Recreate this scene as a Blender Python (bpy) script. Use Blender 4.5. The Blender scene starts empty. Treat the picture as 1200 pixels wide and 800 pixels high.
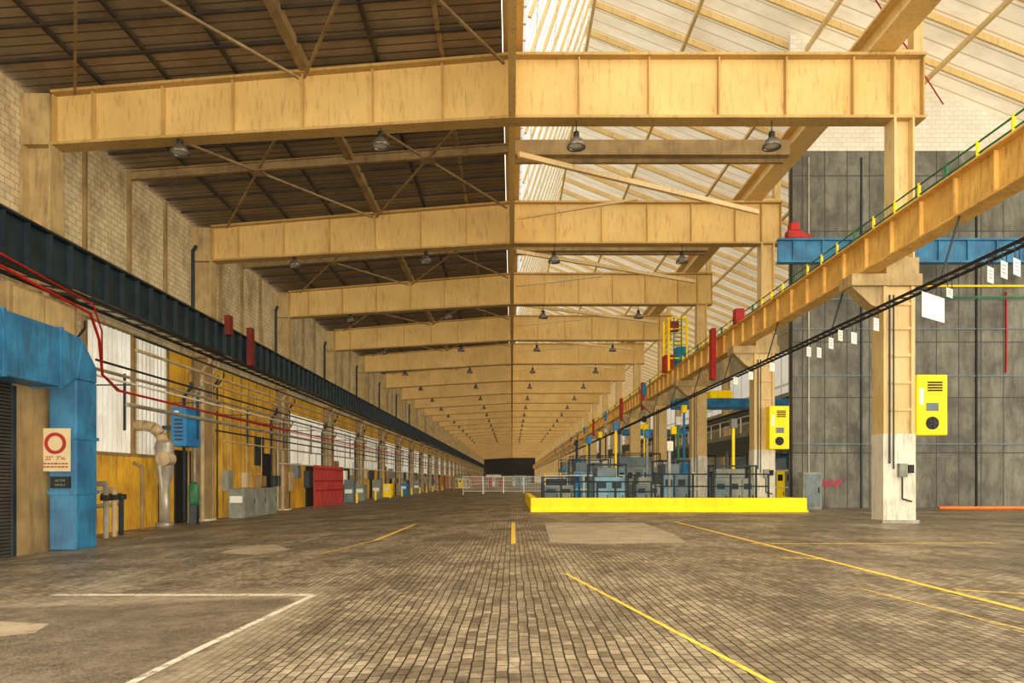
import bpy, math, random
from mathutils import Vector, Matrix
random.seed(4)
EYE=1.6; F=800.0; CY=562.0
Y0=25.6; DY=13.45; NB=30; YEND=430.0
def fz(x): return 0.042*x if x<0 else 0.0
def YN(n): return Y0+DY*n
def W(px,py,Y): return Vector(((px-600)*Y/F, Y, EYE+(CY-py)*Y/F))
def hit(px,py):
    a=(px-600)/F; b=(py-CY)/F
    Y=EYE/(b+0.042*a) if a<0 else EYE/b
    X=a*Y
    return Vector((X,Y,fz(X)))
scene=bpy.context.scene
col=scene.collection
# ---------------------------------------------------------------- materials
def newmat(name):
    m=bpy.data.materials.new(name); m.use_nodes=True
    nt=m.node_tree
    return m,nt,nt.nodes['Principled BSDF'],nt.nodes['Material Output']
def paint(name,c1,c2=None,rough=0.55,metal=0.0,scale=1.2,grime=0.5,gcol=(0.05,0.035,0.02),streak=True,bump=0.0,emit=None,es=0.0,gs=1.6,lo=0.5,hi=0.78):
    m,nt,b,o=newmat(name); N=nt.nodes; L=nt.links
    if c2 is None: c2=tuple(x*0.75 for x in c1)
    g=N.new('ShaderNodeNewGeometry')
    n1=N.new('ShaderNodeTexNoise'); n1.inputs['Scale'].default_value=scale; n1.inputs['Detail'].default_value=5
    L.new(g.outputs['Position'],n1.inputs['Vector'])
    r=N.new('ShaderNodeValToRGB'); r.color_ramp.elements[0].position=0.35; r.color_ramp.elements[1].position=0.65
    r.color_ramp.elements[0].color=(*c2,1); r.color_ramp.elements[1].color=(*c1,1)
    L.new(n1.outputs['Fac'],r.inputs['Fac'])
    mp=N.new('ShaderNodeMapping'); mp.inputs['Scale'].default_value=(2.5,2.5,0.35 if streak else 2.5)
    L.new(g.outputs['Position'],mp.inputs['Vector'])
    n2=N.new('ShaderNodeTexNoise'); n2.inputs['Scale'].default_value=gs; n2.inputs['Detail'].default_value=9; n2.inputs['Roughness'].default_value=0.72
    L.new(mp.outputs[0],n2.inputs['Vector'])
    mr=N.new('ShaderNodeMapRange'); mr.inputs['From Min'].default_value=lo; mr.inputs['From Max'].default_value=hi
    mr.inputs['To Max'].default_value=grime
    L.new(n2.outputs['Fac'],mr.inputs['Value'])
    mx=N.new('ShaderNodeMixRGB'); mx.inputs[2].default_value=(*gcol,1)
    L.new(mr.outputs[0],mx.inputs[0]); L.new(r.outputs[0],mx.inputs[1])
    L.new(mx.outputs[0],b.inputs['Base Color'])
    b.inputs['Roughness'].default_value=rough; b.inputs['Metallic'].default_value=metal
    if bump>0:
        bp=N.new('ShaderNodeBump'); bp.inputs['Strength'].default_value=bump; bp.inputs['Distance'].default_value=0.02
        L.new(n2.outputs['Fac'],bp.inputs['Height']); L.new(bp.outputs[0],b.inputs['Normal'])
    if emit:
        b.inputs['Emission Color'].default_value=(*emit,1); b.inputs['Emission Strength'].default_value=es
    return m
def gridmat(name,ax,c1,c2,line,bw,rh,ms,rough=0.7,off=0.5,grime=0.5,gcol=(0.06,0.045,0.03),bump=0.3,emit=0.0,gs=0.5,smooth=0.1,stretch=(1,1,1),lo=0.42,hi=0.72,blotch=0.0):
    """brick / panel pattern in world space, ax = pair of axis indexes"""
    m,nt,b,o=newmat(name); N=nt.nodes; L=nt.links
    g=N.new('ShaderNodeNewGeometry'); s=N.new('ShaderNodeSeparateXYZ'); c=N.new('ShaderNodeCombineXYZ')
    L.new(g.outputs['Position'],s.inputs[0]); L.new(s.outputs[ax[0]],c.inputs[0]); L.new(s.outputs[ax[1]],c.inputs[1])
    k=N.new('ShaderNodeTexBrick'); k.offset=off; k.inputs['Scale'].default_value=1
    k.inputs['Brick Width'].default_value=bw; k.inputs['Row Height'].default_value=rh; k.inputs['Mortar Size'].default_value=ms
    k.inputs['Mortar Smooth'].default_value=smooth
    k.inputs['Color1'].default_value=(*c1,1); k.inputs['Color2'].default_value=(*c2,1); k.inputs['Mortar'].default_value=(*line,1)
    L.new(c.outputs[0],k.inputs['Vector'])
    mp=N.new('ShaderNodeMapping'); mp.inputs['Scale'].default_value=stretch; L.new(g.outputs['Position'],mp.inputs['Vector'])
    n2=N.new('ShaderNodeTexNoise'); n2.inputs['Scale'].default_value=gs; n2.inputs['Detail'].default_value=10; n2.inputs['Roughness'].default_value=0.75
    L.new(mp.outputs[0],n2.inputs['Vector'])
    mr=N.new('ShaderNodeMapRange'); mr.inputs['From Min'].default_value=lo; mr.inputs['From Max'].default_value=hi; mr.inputs['To Max'].default_value=grime
    L.new(n2.outputs['Fac'],mr.inputs['Value'])
    mx=N.new('ShaderNodeMixRGB'); mx.inputs[2].default_value=(*gcol,1)
    L.new(mr.outputs[0],mx.inputs[0]); L.new(k.outputs['Color'],mx.inputs[1])
    out=mx.outputs[0]
    if blotch>0:
        n3=N.new('ShaderNodeTexNoise'); n3.inputs['Scale'].default_value=.45; n3.inputs['Detail'].default_value=10; n3.inputs['Roughness'].default_value=0.7
        L.new(g.outputs['Position'],n3.inputs['Vector'])
        m3=N.new('ShaderNodeMapRange'); m3.inputs['From Min'].default_value=.44; m3.inputs['From Max'].default_value=.62; m3.inputs['To Max'].default_value=blotch
        L.new(n3.outputs['Fac'],m3.inputs['Value'])
        x3=N.new('ShaderNodeMixRGB'); x3.inputs[2].default_value=(*[v*.8 for v in gcol],1); L.new(m3.outputs[0],x3.inputs[0]); L.new(out,x3.inputs[1]); out=x3.outputs[0]
    L.new(out,b.inputs['Base Color']); b.inputs['Roughness'].default_value=rough
    if bump>0:
        bp=N.new('ShaderNodeBump'); bp.inputs['Strength'].default_value=bump; bp.inputs['Distance'].default_value=0.02; bp.invert=True
        L.new(k.outputs['Fac'],bp.inputs['Height']); L.new(bp.outputs[0],b.inputs['Normal'])
    if emit>0:
        L.new(out,b.inputs['Emission Color']); b.inputs['Emission Strength'].default_value=emit
    return m
TAN=paint('tan_steel_paint',(0.64,0.44,0.175),(0.56,0.375,0.14),0.45,grime=0.8,gcol=(0.18,0.10,0.035),scale=.5,lo=.52,hi=.80,gs=3.0)
TANL=paint('tan_steel_paint_light',(0.64,0.47,0.22),(0.56,0.40,0.18),0.45,grime=0.8,gcol=(0.17,0.10,0.04),scale=.5,lo=.52,hi=.80,gs=3.0)
TANE=paint('tan_flange_paint',(0.50,0.33,0.12),(0.40,0.26,0.09),0.45,grime=0.7,gcol=(0.13,0.07,0.025),scale=.5,gs=3.0)
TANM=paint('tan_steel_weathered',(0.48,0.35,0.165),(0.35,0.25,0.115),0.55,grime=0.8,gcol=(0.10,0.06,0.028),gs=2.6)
TAND=paint('tan_steel_dark',(0.34,0.235,0.105),(0.23,0.155,0.07),0.6,grime=0.7)  # darker brownish tan for joists, ties, lower shafts and annex
GIRD=paint('runway_ochre_paint',(0.74,0.46,0.13),(0.58,0.34,0.09),0.5,grime=0.9,gcol=(0.15,0.07,0.025),gs=3.0)
DARK=paint('dark_teal_steel',(0.022,0.04,0.05),(0.012,0.02,0.026),0.45,grime=0.4,gcol=(0.05,0.04,0.03))
BLACK=paint('black_rubber',(0.015,0.014,0.012),None,0.6,grime=0.1)
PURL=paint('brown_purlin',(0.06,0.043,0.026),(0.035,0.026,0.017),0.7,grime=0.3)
WHITE=paint('white_paint_worn',(0.70,0.65,0.53),(0.58,0.53,0.42),0.6,grime=0.9,gcol=(0.18,0.12,0.06),gs=3.0)
OCHRE=paint('ochre_cladding_paint',(0.74,0.43,0.045),(0.50,0.275,0.035),0.6,scale=0.6,grime=1.0,gcol=(0.11,0.055,0.018),gs=2.0)
OCHRD=paint('brown_door_paint',(0.27,0.16,0.05),(0.15,0.09,0.03),0.6,grime=0.6)
BLUE=paint('blue_paint',(0.04,0.21,0.37),(0.025,0.12,0.24),0.45,grime=0.95,gcol=(0.045,0.05,0.045),gs=3.6)
BLUEB=paint('bright_blue_paint',(0.02,0.23,0.50),(0.02,0.16,0.36),0.45,grime=0.45)
BLUEP=paint('pale_blue_panel',(0.22,0.38,0.45),(0.14,0.26,0.33),0.4,grime=0.6,gs=2.5)
RED=paint('red_paint',(0.45,0.02,0.015),(0.3,0.015,0.01),0.5,grime=0.35)
DRED=paint('dark_red_paint',(.2,.015,.012),None,.5,grime=.3)
YEL=paint('safety_yellow_paint',(1.0,0.72,0.0),(0.93,0.64,0.0),0.45,grime=0.3,gcol=(0.4,0.27,0.03))
GREEN=paint('green_paint',(0.04,0.20,0.08),(0.03,0.13,0.06),0.5,grime=0.3)
GREY=paint('grey_cabinet_paint',(0.27,0.28,0.23),(0.18,0.185,0.15),0.5,grime=0.5,gs=2.5)
GREYB=paint('blue_grey_panel',(0.17,0.21,0.22),(0.11,0.14,0.15),0.5,grime=0.5,gs=2.5)
GALV=paint('galvanised_pipe',(0.42,0.39,0.32),(0.28,0.25,0.2),0.4,0.3,grime=0.5)
BEIGE=paint('beige_pipe_paint',(0.52,0.40,0.23),(0.38,0.28,0.16),0.5,grime=0.7)
SIGN=paint('white_sign_face',(0.8,0.78,0.7),(0.72,0.70,0.62),0.5,grime=0.3,gcol=(0.4,0.36,0.3))
CREAM=paint('cream_sign_face',(0.68,0.55,0.32),(0.6,0.48,0.28),0.5,grime=0.2,gcol=(0.4,0.3,0.15))
CONC=paint('floor_concrete_patch',(0.44,0.355,0.24),(0.32,0.25,0.165),0.7,grime=0.8,streak=False,gcol=(0.15,0.11,0.07))
SHUT=paint('dark_shutter_metal',(0.06,0.055,0.047),(0.04,0.036,0.032),0.45,grime=0.3)
CHROME=paint('aluminium_reflector',(0.22,0.20,0.17),(0.16,0.14,0.12),0.35,0.5,grime=0.2)
BULB=paint('lamp_glass',(0.6,0.56,0.48),None,0.3,grime=0)
ORNG=paint('orange_tube',(0.8,0.2,0.03),None,0.5,grime=0.2)
PINK=paint('pink_spray_paint',(0.7,0.05,0.15),None,0.6,grime=0.1)
BRICKW=gridmat('painted_white_brick',(1,2),(0.62,0.51,0.32),(0.53,0.43,0.26),(0.33,0.25,0.14),0.5,0.26,0.018,0.75,grime=0.95,gcol=(0.21,0.14,0.065),gs=0.9,stretch=(1,1,.5),lo=.45,hi=.72)
BRICKG=gridmat('painted_brick_gable',(0,2),(0.66,0.62,0.53),(0.62,0.58,0.49),(0.52,0.47,0.38),0.5,0.25,0.02,0.75,grime=0.6,gcol=(0.40,0.35,0.26),gs=0.5,emit=0.07,bump=0.1)  # slight emission added to make the brick look brightly lit
GREYW=gridmat('grey_partition_panels',(0,2),(0.215,0.21,0.17),(0.165,0.16,0.13),(0.045,0.042,0.035),1.25,3.1,0.028,0.7,off=0.0,grime=0.98,gcol=(0.065,0.06,0.047),gs=1.6,stretch=(1.3,1.3,.3),blotch=.65)
ROOFD=gridmat('dark_roof_boards',(0,1),(0.33,0.245,0.15),(0.26,0.195,0.12),(0.09,0.068,0.04),60,0.45,0.035,0.8,off=0,grime=0.75,gcol=(0.10,0.072,0.042),gs=0.35,bump=0.2)
ROOFW=gridmat('translucent_roof_sheets',(0,1),(0.80,0.72,0.57),(0.73,0.65,0.50),(0.48,0.39,0.26),60,0.9,0.045,0.7,off=0,grime=0.75,gcol=(0.50,0.41,0.27),gs=0.5,bump=0,emit=0.38,stretch=(.3,1,1))
GLASS=gridmat('skylight_glass',(1,2),(0.66,0.75,0.80),(0.60,0.69,0.74),(0.3,0.25,0.17),0.9,3.2,0.06,0.4,off=0,grime=0.4,gcol=(0.42,0.44,0.42),gs=0.8,bump=0,emit=0.6)
CORR=gridmat('corrugated_translucent_sheet',(1,2),(0.76,0.74,0.68),(0.71,0.69,0.62),(0.42,0.39,0.32),0.36,40,0.035,0.5,off=0,grime=0.75,gcol=(0.42,0.34,0.22),gs=0.9,bump=0.3,emit=0.24,stretch=(1,1,.3),smooth=0.6)
WALLR=gridmat('cream_aisle_wall',(1,2),(0.40,0.34,0.23),(0.35,0.3,0.2),(0.2,0.16,0.1),3.3,2.2,0.05,0.7,off=0,grime=0.5,gs=0.3)
WINR=gridmat('aisle_window_glass',(1,2),(0.74,0.75,0.72),(0.68,0.69,0.66),(0.4,0.35,0.26),3.3,6,0.14,0.4,off=0,grime=0.4,gcol=(0.5,0.45,0.36),bump=0,emit=0.3)
ENDW=paint('dark_end_wall',(0.04,0.033,0.025),(0.025,0.02,0.016),0.8,grime=0.2)
ENDG=paint('pale_end_gate',(0.32,0.29,0.23),(0.24,0.22,0.18),0.7,grime=0.3)

def floormat():
    m,nt,b,o=newmat('block_paving'); N=nt.nodes; L=nt.links
    g=N.new('ShaderNodeNewGeometry'); s=N.new('ShaderNodeSeparateXYZ'); c=N.new('ShaderNodeCombineXYZ')
    L.new(g.outputs['Position'],s.inputs[0]); L.new(s.outputs[1],c.inputs[0]); L.new(s.outputs[0],c.inputs[1])
    def noise(sc,det,ro=0.6,vec=None):
        n=N.new('ShaderNodeTexNoise'); n.inputs['Scale'].default_value=sc; n.inputs['Detail'].default_value=det; n.inputs['Roughness'].default_value=ro
        L.new(vec or g.outputs['Position'],n.inputs['Vector']); return n
    wn=noise(0.8,3); va=N.new('ShaderNodeVectorMath'); va.operation='SCALE'; va.inputs['Scale'].default_value=0.08
    L.new(wn.outputs['Color'],va.inputs[0]); vb=N.new('ShaderNodeVectorMath'); vb.operation='ADD'; L.new(c.outputs[0],vb.inputs[0]); L.new(va.outputs[0],vb.inputs[1])
    k=N.new('ShaderNodeTexBrick'); k.offset=0.5; k.inputs['Scale'].default_value=1
    k.inputs['Brick Width'].default_value=0.18; k.inputs['Row Height'].default_value=0.105; k.inputs['Mortar Size'].default_value=0.008
    k.inputs['Mortar Smooth'].default_value=0.3
    k.inputs['Color1'].default_value=(0.44,0.35,0.235,1); k.inputs['Color2'].default_value=(0.19,0.148,0.098,1); k.inputs['Mortar'].default_value=(0.03,0.023,0.016,1)
    L.new(vb.outputs[0],k.inputs['Vector'])
    def mrange(src,a,bb,c_,d):
        r=N.new('ShaderNodeMapRange'); r.inputs['From Min'].default_value=a; r.inputs['From Max'].default_value=bb
        r.inputs['To Min'].default_value=c_; r.inputs['To Max'].default_value=d; L.new(src,r.inputs['Value']); return r.outputs[0]
    def mix(f,a,bb,t='MIX'):
        x=N.new('ShaderNodeMixRGB'); x.blend_type=t
        if isinstance(f,float): x.inputs[0].default_value=f
        else: L.new(f,x.inputs[0])
        for i,v in ((1,a),(2,bb)):
            if isinstance(v,tuple): x.inputs[i].default_value=(*v,1)
            else: L.new(v,x.inputs[i])
        return x.outputs[0]
    def math_(op,a,bb):
        x=N.new('ShaderNodeMath'); x.operation=op
        for i,v in ((0,a),(1,bb)):
            if isinstance(v,(int,float)): x.inputs[i].default_value=v
            else: L.new(v,x.inputs[i])
        return x.outputs[0]
    big=noise(0.35,8,0.7); mid=noise(1.7,9,0.75); sm=noise(9,6,0.8)
    mp=N.new('ShaderNodeMapping'); mp.inputs['Scale'].default_value=(1.1,0.22,1); L.new(g.outputs['Position'],mp.inputs['Vector'])
    trk=noise(1.2,7,0.7,mp.outputs[0])
    colr=mix(mrange(trk.outputs['Fac'],0.47,0.66,0.0,0.5),k.outputs['Color'],(0.64,0.54,0.385))
    colr=mix(mrange(big.outputs['Fac'],0.43,0.60,0.0,0.62),colr,(0.09,0.068,0.044))
    colr=mix(mrange(mid.outputs['Fac'],0.50,0.68,0.0,0.72),colr,(0.06,0.046,0.031))
    colr=mix(mrange(sm.outputs['Fac'],0.50,0.68,0.0,0.65),colr,(0.055,0.043,0.029))
    colr=mix(mrange(k.outputs['Fac'],0,1,0,0.8),colr,(0.028,0.021,0.015))
    wob=noise(1.1,8,0.75)
    wx=math_('ADD',s.outputs[0],math_('MULTIPLY',math_('SUBTRACT',wob.outputs['Fac'],0.5),1.0))
    wy=math_('ADD',s.outputs[1],math_('MULTIPLY',math_('SUBTRACT',wob.outputs['Fac'],0.5),1.2))
    pm=math_('MULTIPLY',mrange(wx,-3.2,-3.08,1,0),mrange(wy,10.0,10.3,1,0))
    edge=math_('MULTIPLY',math_('MULTIPLY',mrange(wx,-3.05,-2.4,1,0),mrange(wy,10.3,11.4,1,0)),0.5)
    colr=mix(edge,colr,(0.48,0.39,0.27))
    fine=noise(45,4,0.8)
    asp=mix(mrange(fine.outputs['Fac'],0.42,0.58,0,1),(0.07,0.054,0.038),(0.31,0.245,0.17))
    asp=mix(mrange(mid.outputs['Fac'],0.42,0.64,0,0.6),asp,(0.35,0.275,0.19))
    asp=mix(mrange(sm.outputs['Fac'],0.48,0.66,0,0.75),asp,(0.07,0.054,0.038))
    asp=mix(mrange(big.outputs['Fac'],0.45,0.6,0,0.5),asp,(0.10,0.077,0.055))
    colr=mix(pm,colr,asp)
    L.new(colr,b.inputs['Base Color'])
    L.new(mrange(big.outputs['Fac'],0.3,0.7,0.36,0.6),b.inputs['Roughness'])
    bp=N.new('ShaderNodeBump'); bp.inputs['Strength'].default_value=0.9; bp.inputs['Distance'].default_value=0.025
    h=math_('ADD',math_('MULTIPLY',math_('MULTIPLY',k.outputs['Fac'],math_('SUBTRACT',1,pm)),-1.0),math_('MULTIPLY',mid.outputs['Fac'],0.8))
    L.new(h,bp.inputs['Height']); L.new(bp.outputs[0],b.inputs['Normal'])
    return m
FLOOR=floormat()
def wornline(name,c,lo=0.44,hi=0.56,mx=1.0,sc=7):
    m,nt,b,o=newmat(name); N=nt.nodes; L=nt.links
    b.inputs['Base Color'].default_value=(*c,1); b.inputs['Roughness'].default_value=0.6
    g=N.new('ShaderNodeNewGeometry'); n=N.new('ShaderNodeTexNoise'); n.inputs['Scale'].default_value=sc; n.inputs['Detail'].default_value=9; n.inputs['Roughness'].default_value=0.8
    L.new(g.outputs['Position'],n.inputs['Vector'])
    r=N.new('ShaderNodeMapRange'); r.inputs['From Min'].default_value=lo; r.inputs['From Max'].default_value=hi; L.new(n.outputs['Fac'],r.inputs['Value'])
    r.inputs['To Min'].default_value=0.12; r.inputs['To Max'].default_value=mx
    L.new(r.outputs[0],b.inputs['Alpha'])
    return m
LINEY=wornline('worn_yellow_marking',(0.85,0.56,0.08),0.32,0.50,.95); LINEF=wornline('faded_yellow_marking',(0.80,0.53,0.10),0.38,0.56,.85)
LINEW=wornline('worn_white_marking',(0.72,0.64,0.50),0.34,0.52,.85,5)

# ---------------------------------------------------------------- mesh helpers
WL={}
class M:
    def __init__(s): s.v=[]; s.f=[]
    def hexa(s,p):
        i=len(s.v); s.v+= [Vector(q) for q in p]
        s.f+=[(i,i+3,i+2,i+1),(i+4,i+5,i+6,i+7),(i,i+1,i+5,i+4),(i+1,i+2,i+6,i+5),(i+2,i+3,i+7,i+6),(i+3,i,i+4,i+7)]
        return s
    def box(s,x0,x1,y0,y1,z0,z1):
        return s.hexa([(x0,y0,z0),(x1,y0,z0),(x1,y1,z0),(x0,y1,z0),(x0,y0,z1),(x1,y0,z1),(x1,y1,z1),(x0,y1,z1)])
    def bar(s,p,q,w,h=None,up=(0,0,1)):
        h=w if h is None else h
        p=Vector(p);q=Vector(q);d=(q-p).normalized(); u=Vector(up)
        if abs(d.dot(u))>0.98: u=Vector((0,1,0))
        a=d.cross(u).normalized()*w/2; c=a.cross(d).normalized()*h/2
        return s.hexa([p-a-c,p+a-c,q+a-c,q-a-c,p-a+c,p+a+c,q+a+c,q-a+c])
    def cyl(s,p,q,r,r2=None,n=10):
        r2=r if r2 is None else r2
        p=Vector(p);q=Vector(q);d=(q-p).normalized(); u=Vector((0,0,1)) if abs(d.z)<0.95 else Vector((0,1,0))
        a=d.cross(u).normalized(); c=a.cross(d).normalized(); i=len(s.v)
        for k in range(n):
            t=2*math.pi*k/n; e=a*math.cos(t)+c*math.sin(t); s.v.append(p+e*r); s.v.append(q+e*r2)
        for k in range(n):
            j=(k+1)%n; s.f.append((i+2*k,i+2*k+1,i+2*j+1,i+2*j))
        s.f.append(tuple(i+2*k for k in range(n))); s.f.append(tuple(i+2*k+1 for k in reversed(range(n))))
        return s
    def pipe(s,pts,r,n=8):
        for a,b in zip(pts[:-1],pts[1:]): s.cyl(a,b,r,n=n)
        return s
    def lathe(s,c,prof,n=20):
        i=len(s.v); c=Vector(c)
        for r,z in prof:
            for k in range(n):
                t=2*math.pi*k/n; s.v.append(c+Vector((r*math.cos(t),r*math.sin(t),z)))
        for a in range(len(prof)-1):
            for k in range(n):
                j=(k+1)%n; s.f.append((i+a*n+k,i+a*n+j,i+(a+1)*n+j,i+(a+1)*n+k))
        return s
    def poly(s,pts):
        i=len(s.v); s.v+=[Vector(p) for p in pts]; s.f.append(tuple(range(i,i+len(pts)))); return s
    def obj(s,name,mat,parent=None,label=None,cat=None,kind=None,group=None,bevel=0,smooth=False):
        xs=[v.x for v in s.v];ys=[v.y for v in s.v];zs=[v.z for v in s.v]
        o=Vector(((min(xs)+max(xs))/2,(min(ys)+max(ys))/2,min(zs)))
        me=bpy.data.meshes.new(name); me.from_pydata([v-o for v in s.v],[],s.f); me.update()
        me.materials.append(mat)
        if smooth:
            for p in me.polygons: p.use_smooth=len(p.vertices)==4
        ob=bpy.data.objects.new(name,me); col.objects.link(ob)
        finish(ob,o,parent,label,cat,kind,group)
        if bevel:
            b=ob.modifiers.new('bevel','BEVEL'); b.width=bevel; b.segments=2; b.limit_method='ANGLE'
        return ob
KIDS={}
def finish(ob,o,parent,label,cat,kind,group):
    WL[ob.name]=Vector(o)
    if parent: 
        ob.parent=parent; ob.location=Vector(o)-WL[parent.name]; KIDS.setdefault(parent.name,[]).append(ob)
    else: ob.location=o
    if label: ob['label']=label
    if cat: ob['category']=cat
    if kind: ob['kind']=kind
    if group: ob['group']=group
def thing(name,loc,label,cat,group=None):
    e=bpy.data.objects.new(name,None); e.empty_display_size=0.3; col.objects.link(e)
    finish(e,Vector(loc),None,label,cat,None,group); return e
def clone(root,off,only=None):
    off=Vector(off)
    r=root.copy(); col.objects.link(r); r.location=root.location+off; WL[r.name]=WL[root.name]+off
    def rec(a,b):
        for k in KIDS.get(a.name,[]):
            c=k.copy(); c.parent=b; col.objects.link(c); WL[c.name]=WL[k.name]+off; KIDS.setdefault(b.name,[]).append(c); rec(k,c)
    rec(root,r); return r
def text(body,loc,size,mat,parent,name='lettering'):
    cu=bpy.data.curves.new(name,'FONT'); cu.body=body; cu.size=size; cu.align_x='CENTER'; cu.align_y='CENTER'; cu.extrude=0.004
    t=bpy.data.objects.new('tmp',cu); col.objects.link(t); bpy.context.view_layer.update()
    me=bpy.data.meshes.new_from_object(t.evaluated_get(bpy.context.evaluated_depsgraph_get()))
    bpy.data.objects.remove(t)
    me.transform(Matrix.Rotation(math.pi/2,4,'X')); me.materials.clear(); me.materials.append(mat)
    ob=bpy.data.objects.new(name,me); col.objects.link(ob)
    finish(ob,Vector(loc),parent,None,None,None,None); return ob
E=EYE
# ---------------------------------------------------------------- shell
XL=-18.2; XR=30.0
m=M(); 
m.poly([(0,-8,0),(42,-8,0),(42,YEND,0),(0,YEND,0)]); m.poly([(-19,-8,fz(-19)),(0,-8,0),(0,YEND,0),(-19,YEND,fz(-19))])
m.obj('floor',FLOOR,kind='structure',label='worn brown block paving floor with stains')
M().box(XL-0.4,XL,6,YEND,fz(XL)-0.1,E+14.55).obj('wall_left',BRICKW,kind='structure')
M().box(XL-0.4,XR,YEND,YEND+0.3,-1,E+32).obj('wall_back',ENDW,kind='structure')
M().box(-15,12,YEND-.2,YEND-.05,0,E+2.6).obj('door_20',ENDG,kind='structure')
M().box(XR,XR+0.3,38.5,YEND,0,E+19.2).obj('wall_right',WALLR,kind='structure')
M().box(15.6,42,38.2,38.5,0,E+18.4).obj('wall_partition',GREYW,kind='structure')
rz=lambda x:31.2-0.4*x+E
m=M()
m.hexa([(15.6,38.25,E+18.4),(32,38.25,E+18.4),(32,38.5,E+18.4),(15.6,38.5,E+18.4),(15.6,38.25,rz(15.6)),(32,38.25,rz(32)),(32,38.5,rz(32)),(15.6,38.5,rz(15.6))])
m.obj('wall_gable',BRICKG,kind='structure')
# left roof
zl=lambda x:E+14.75+(x-XL)*(16.05-14.75)/18.2
m=M(); ya=8
m.hexa([(XL-0.4,ya,zl(XL)),(-.36,ya,zl(0)),(-.36,YEND,zl(0)),(XL-0.4,YEND,zl(XL)),(XL-0.4,ya,zl(XL)+.2),(-.36,ya,zl(0)+.2),(-.36,YEND,zl(0)+.2),(XL-0.4,YEND,zl(XL)+.2)])
m.obj('ceiling',ROOFD,kind='structure')
m=M(); m.hexa([(4.8,ya,rz(4.8)),(42,ya,rz(42)),(42,YEND,rz(42)),(4.8,YEND,rz(4.8)),(4.8,ya,rz(4.8)+.1),(42,ya,rz(42)+.1),(42,YEND,rz(42)+.1),(4.8,YEND,rz(4.8)+.1)])
m.obj('ceiling_skylit',ROOFW,kind='structure')
m=M(); m.hexa([(0.4,ya,E+16.2),(0.5,ya,E+16.2),(0.5,YEND,E+16.2),(0.4,YEND,E+16.2),(4.7,ya,rz(4.8)),(4.8,ya,rz(4.8)),(4.8,YEND,rz(4.8)),(4.7,YEND,rz(4.8))])
m.obj('window_1',GLASS,kind='structure')
M().box(XR-0.06,XR,42,YEND,E+9.5,E+14).obj('window_2',WINR,kind='structure')
m=M(); m.box(-0.03,0.03,18,YEND-1,E+13.55,E+16.1).box(-0.13,0.13,18,YEND-1,E+13.42,E+13.52).box(-0.33,0.4,18,YEND-1,E+16.06,E+16.25)
m.obj('valley_girder',TAN,label='long tan steel girder joining dark roof and skylight roof',cat='steel girder')
for x in (4.95,10.5,16.5,22.5):
    M().box(x-0.09,x+0.09,ya+1,YEND-1,rz(x)-0.62,rz(x)-0.40).obj('roof_purlin',TANL,label='long tan steel purlin under the translucent roof',cat='roof purlin',group='purlins of the skylit roof')
r0=None
ny=int((YEND-12)/2.69)
for i in range(ny):
    if r0 is None:
        y=12
        m=M(); m.hexa([(4.8,y-.06,rz(4.8)-.38),(32,y-.06,rz(32)-.38),(32,y+.06,rz(32)-.38),(4.8,y+.06,rz(4.8)-.38),(4.8,y-.06,rz(4.8)-.02),(32,y-.06,rz(32)-.02),(32,y+.06,rz(32)-.02),(4.8,y+.06,rz(4.8)-.02)])
        r0=m.obj('roof_rafter',TANL,label='sloping tan steel rafter carrying the translucent roof sheets',cat='rafter',group='rafters of the skylit roof')
    else:
        clone(r0,(0,2.69*i,0))
M().cyl((12,29,rz(12)-.7),(24,38,rz(24)-.7),.04,n=6).obj('tie_rod',RED,label='thin red diagonal tie rod under the translucent roof',cat='tie rod',group='red tie rods')
M().cyl((20,22,rz(20)-.7),(14,28,rz(14)-.7),.04,n=6).obj('tie_rod',RED,label='thin red diagonal tie rod under the translucent roof',cat='tie rod',group='red tie rods')
g0=None
for i in range(60):
    y=16+1.345*2*i
    if g0 is None:
        g0=M().bar((0.62,y,E+16.3),(4.85,y,rz(4.8)-.4),0.12,0.12,up=(0,1,0)).obj('glazing_bar',TANL,label='steep tan glazing bar of the skylight',cat='glazing bar',group='skylight glazing bars')
    else: clone(g0,(0,2.69*i,0))
# ---------------------------------------------------------------- roof beams
XB0=-17.1; XB1=15.35
def bz(x):
    if x<=0: t=(x-XB0)/(0-XB0); return 12.5+t*1.0, 14.35+t*1.4
    return 13.5,15.75
def stiff(m,x,y):
    b,t=bz(x); m.box(x-0.025,x+0.025,y-0.27,y+0.27,E+b+0.05,E+t-0.05)
def plates(y,specs):
    m=M()
    for xa,xb in ((XB0,0),(0,XB1)):
        ba,ta=bz(xa if xa<0 else 0.001); bb,tb=bz(xb)
        if xb==0: bb,tb=13.5,15.75
        V={'b':(ba,bb),'t':(ta,tb)}
        for (w,k0,d0,k1,d1) in specs:
            m.hexa([(xa,y-w,E+V[k0][0]+d0),(xb,y-w,E+V[k0][1]+d0),(xb,y+w,E+V[k0][1]+d0),(xa,y+w,E+V[k0][0]+d0),(xa,y-w,E+V[k1][0]+d1),(xb,y-w,E+V[k1][1]+d1),(xb,y+w,E+V[k1][1]+d1),(xa,y+w,E+V[k1][0]+d1)])
    return m
FL=[[(.33,'b',-.09,'b',.01)],[(.33,'t',-.01,'t',.09)]]
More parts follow.
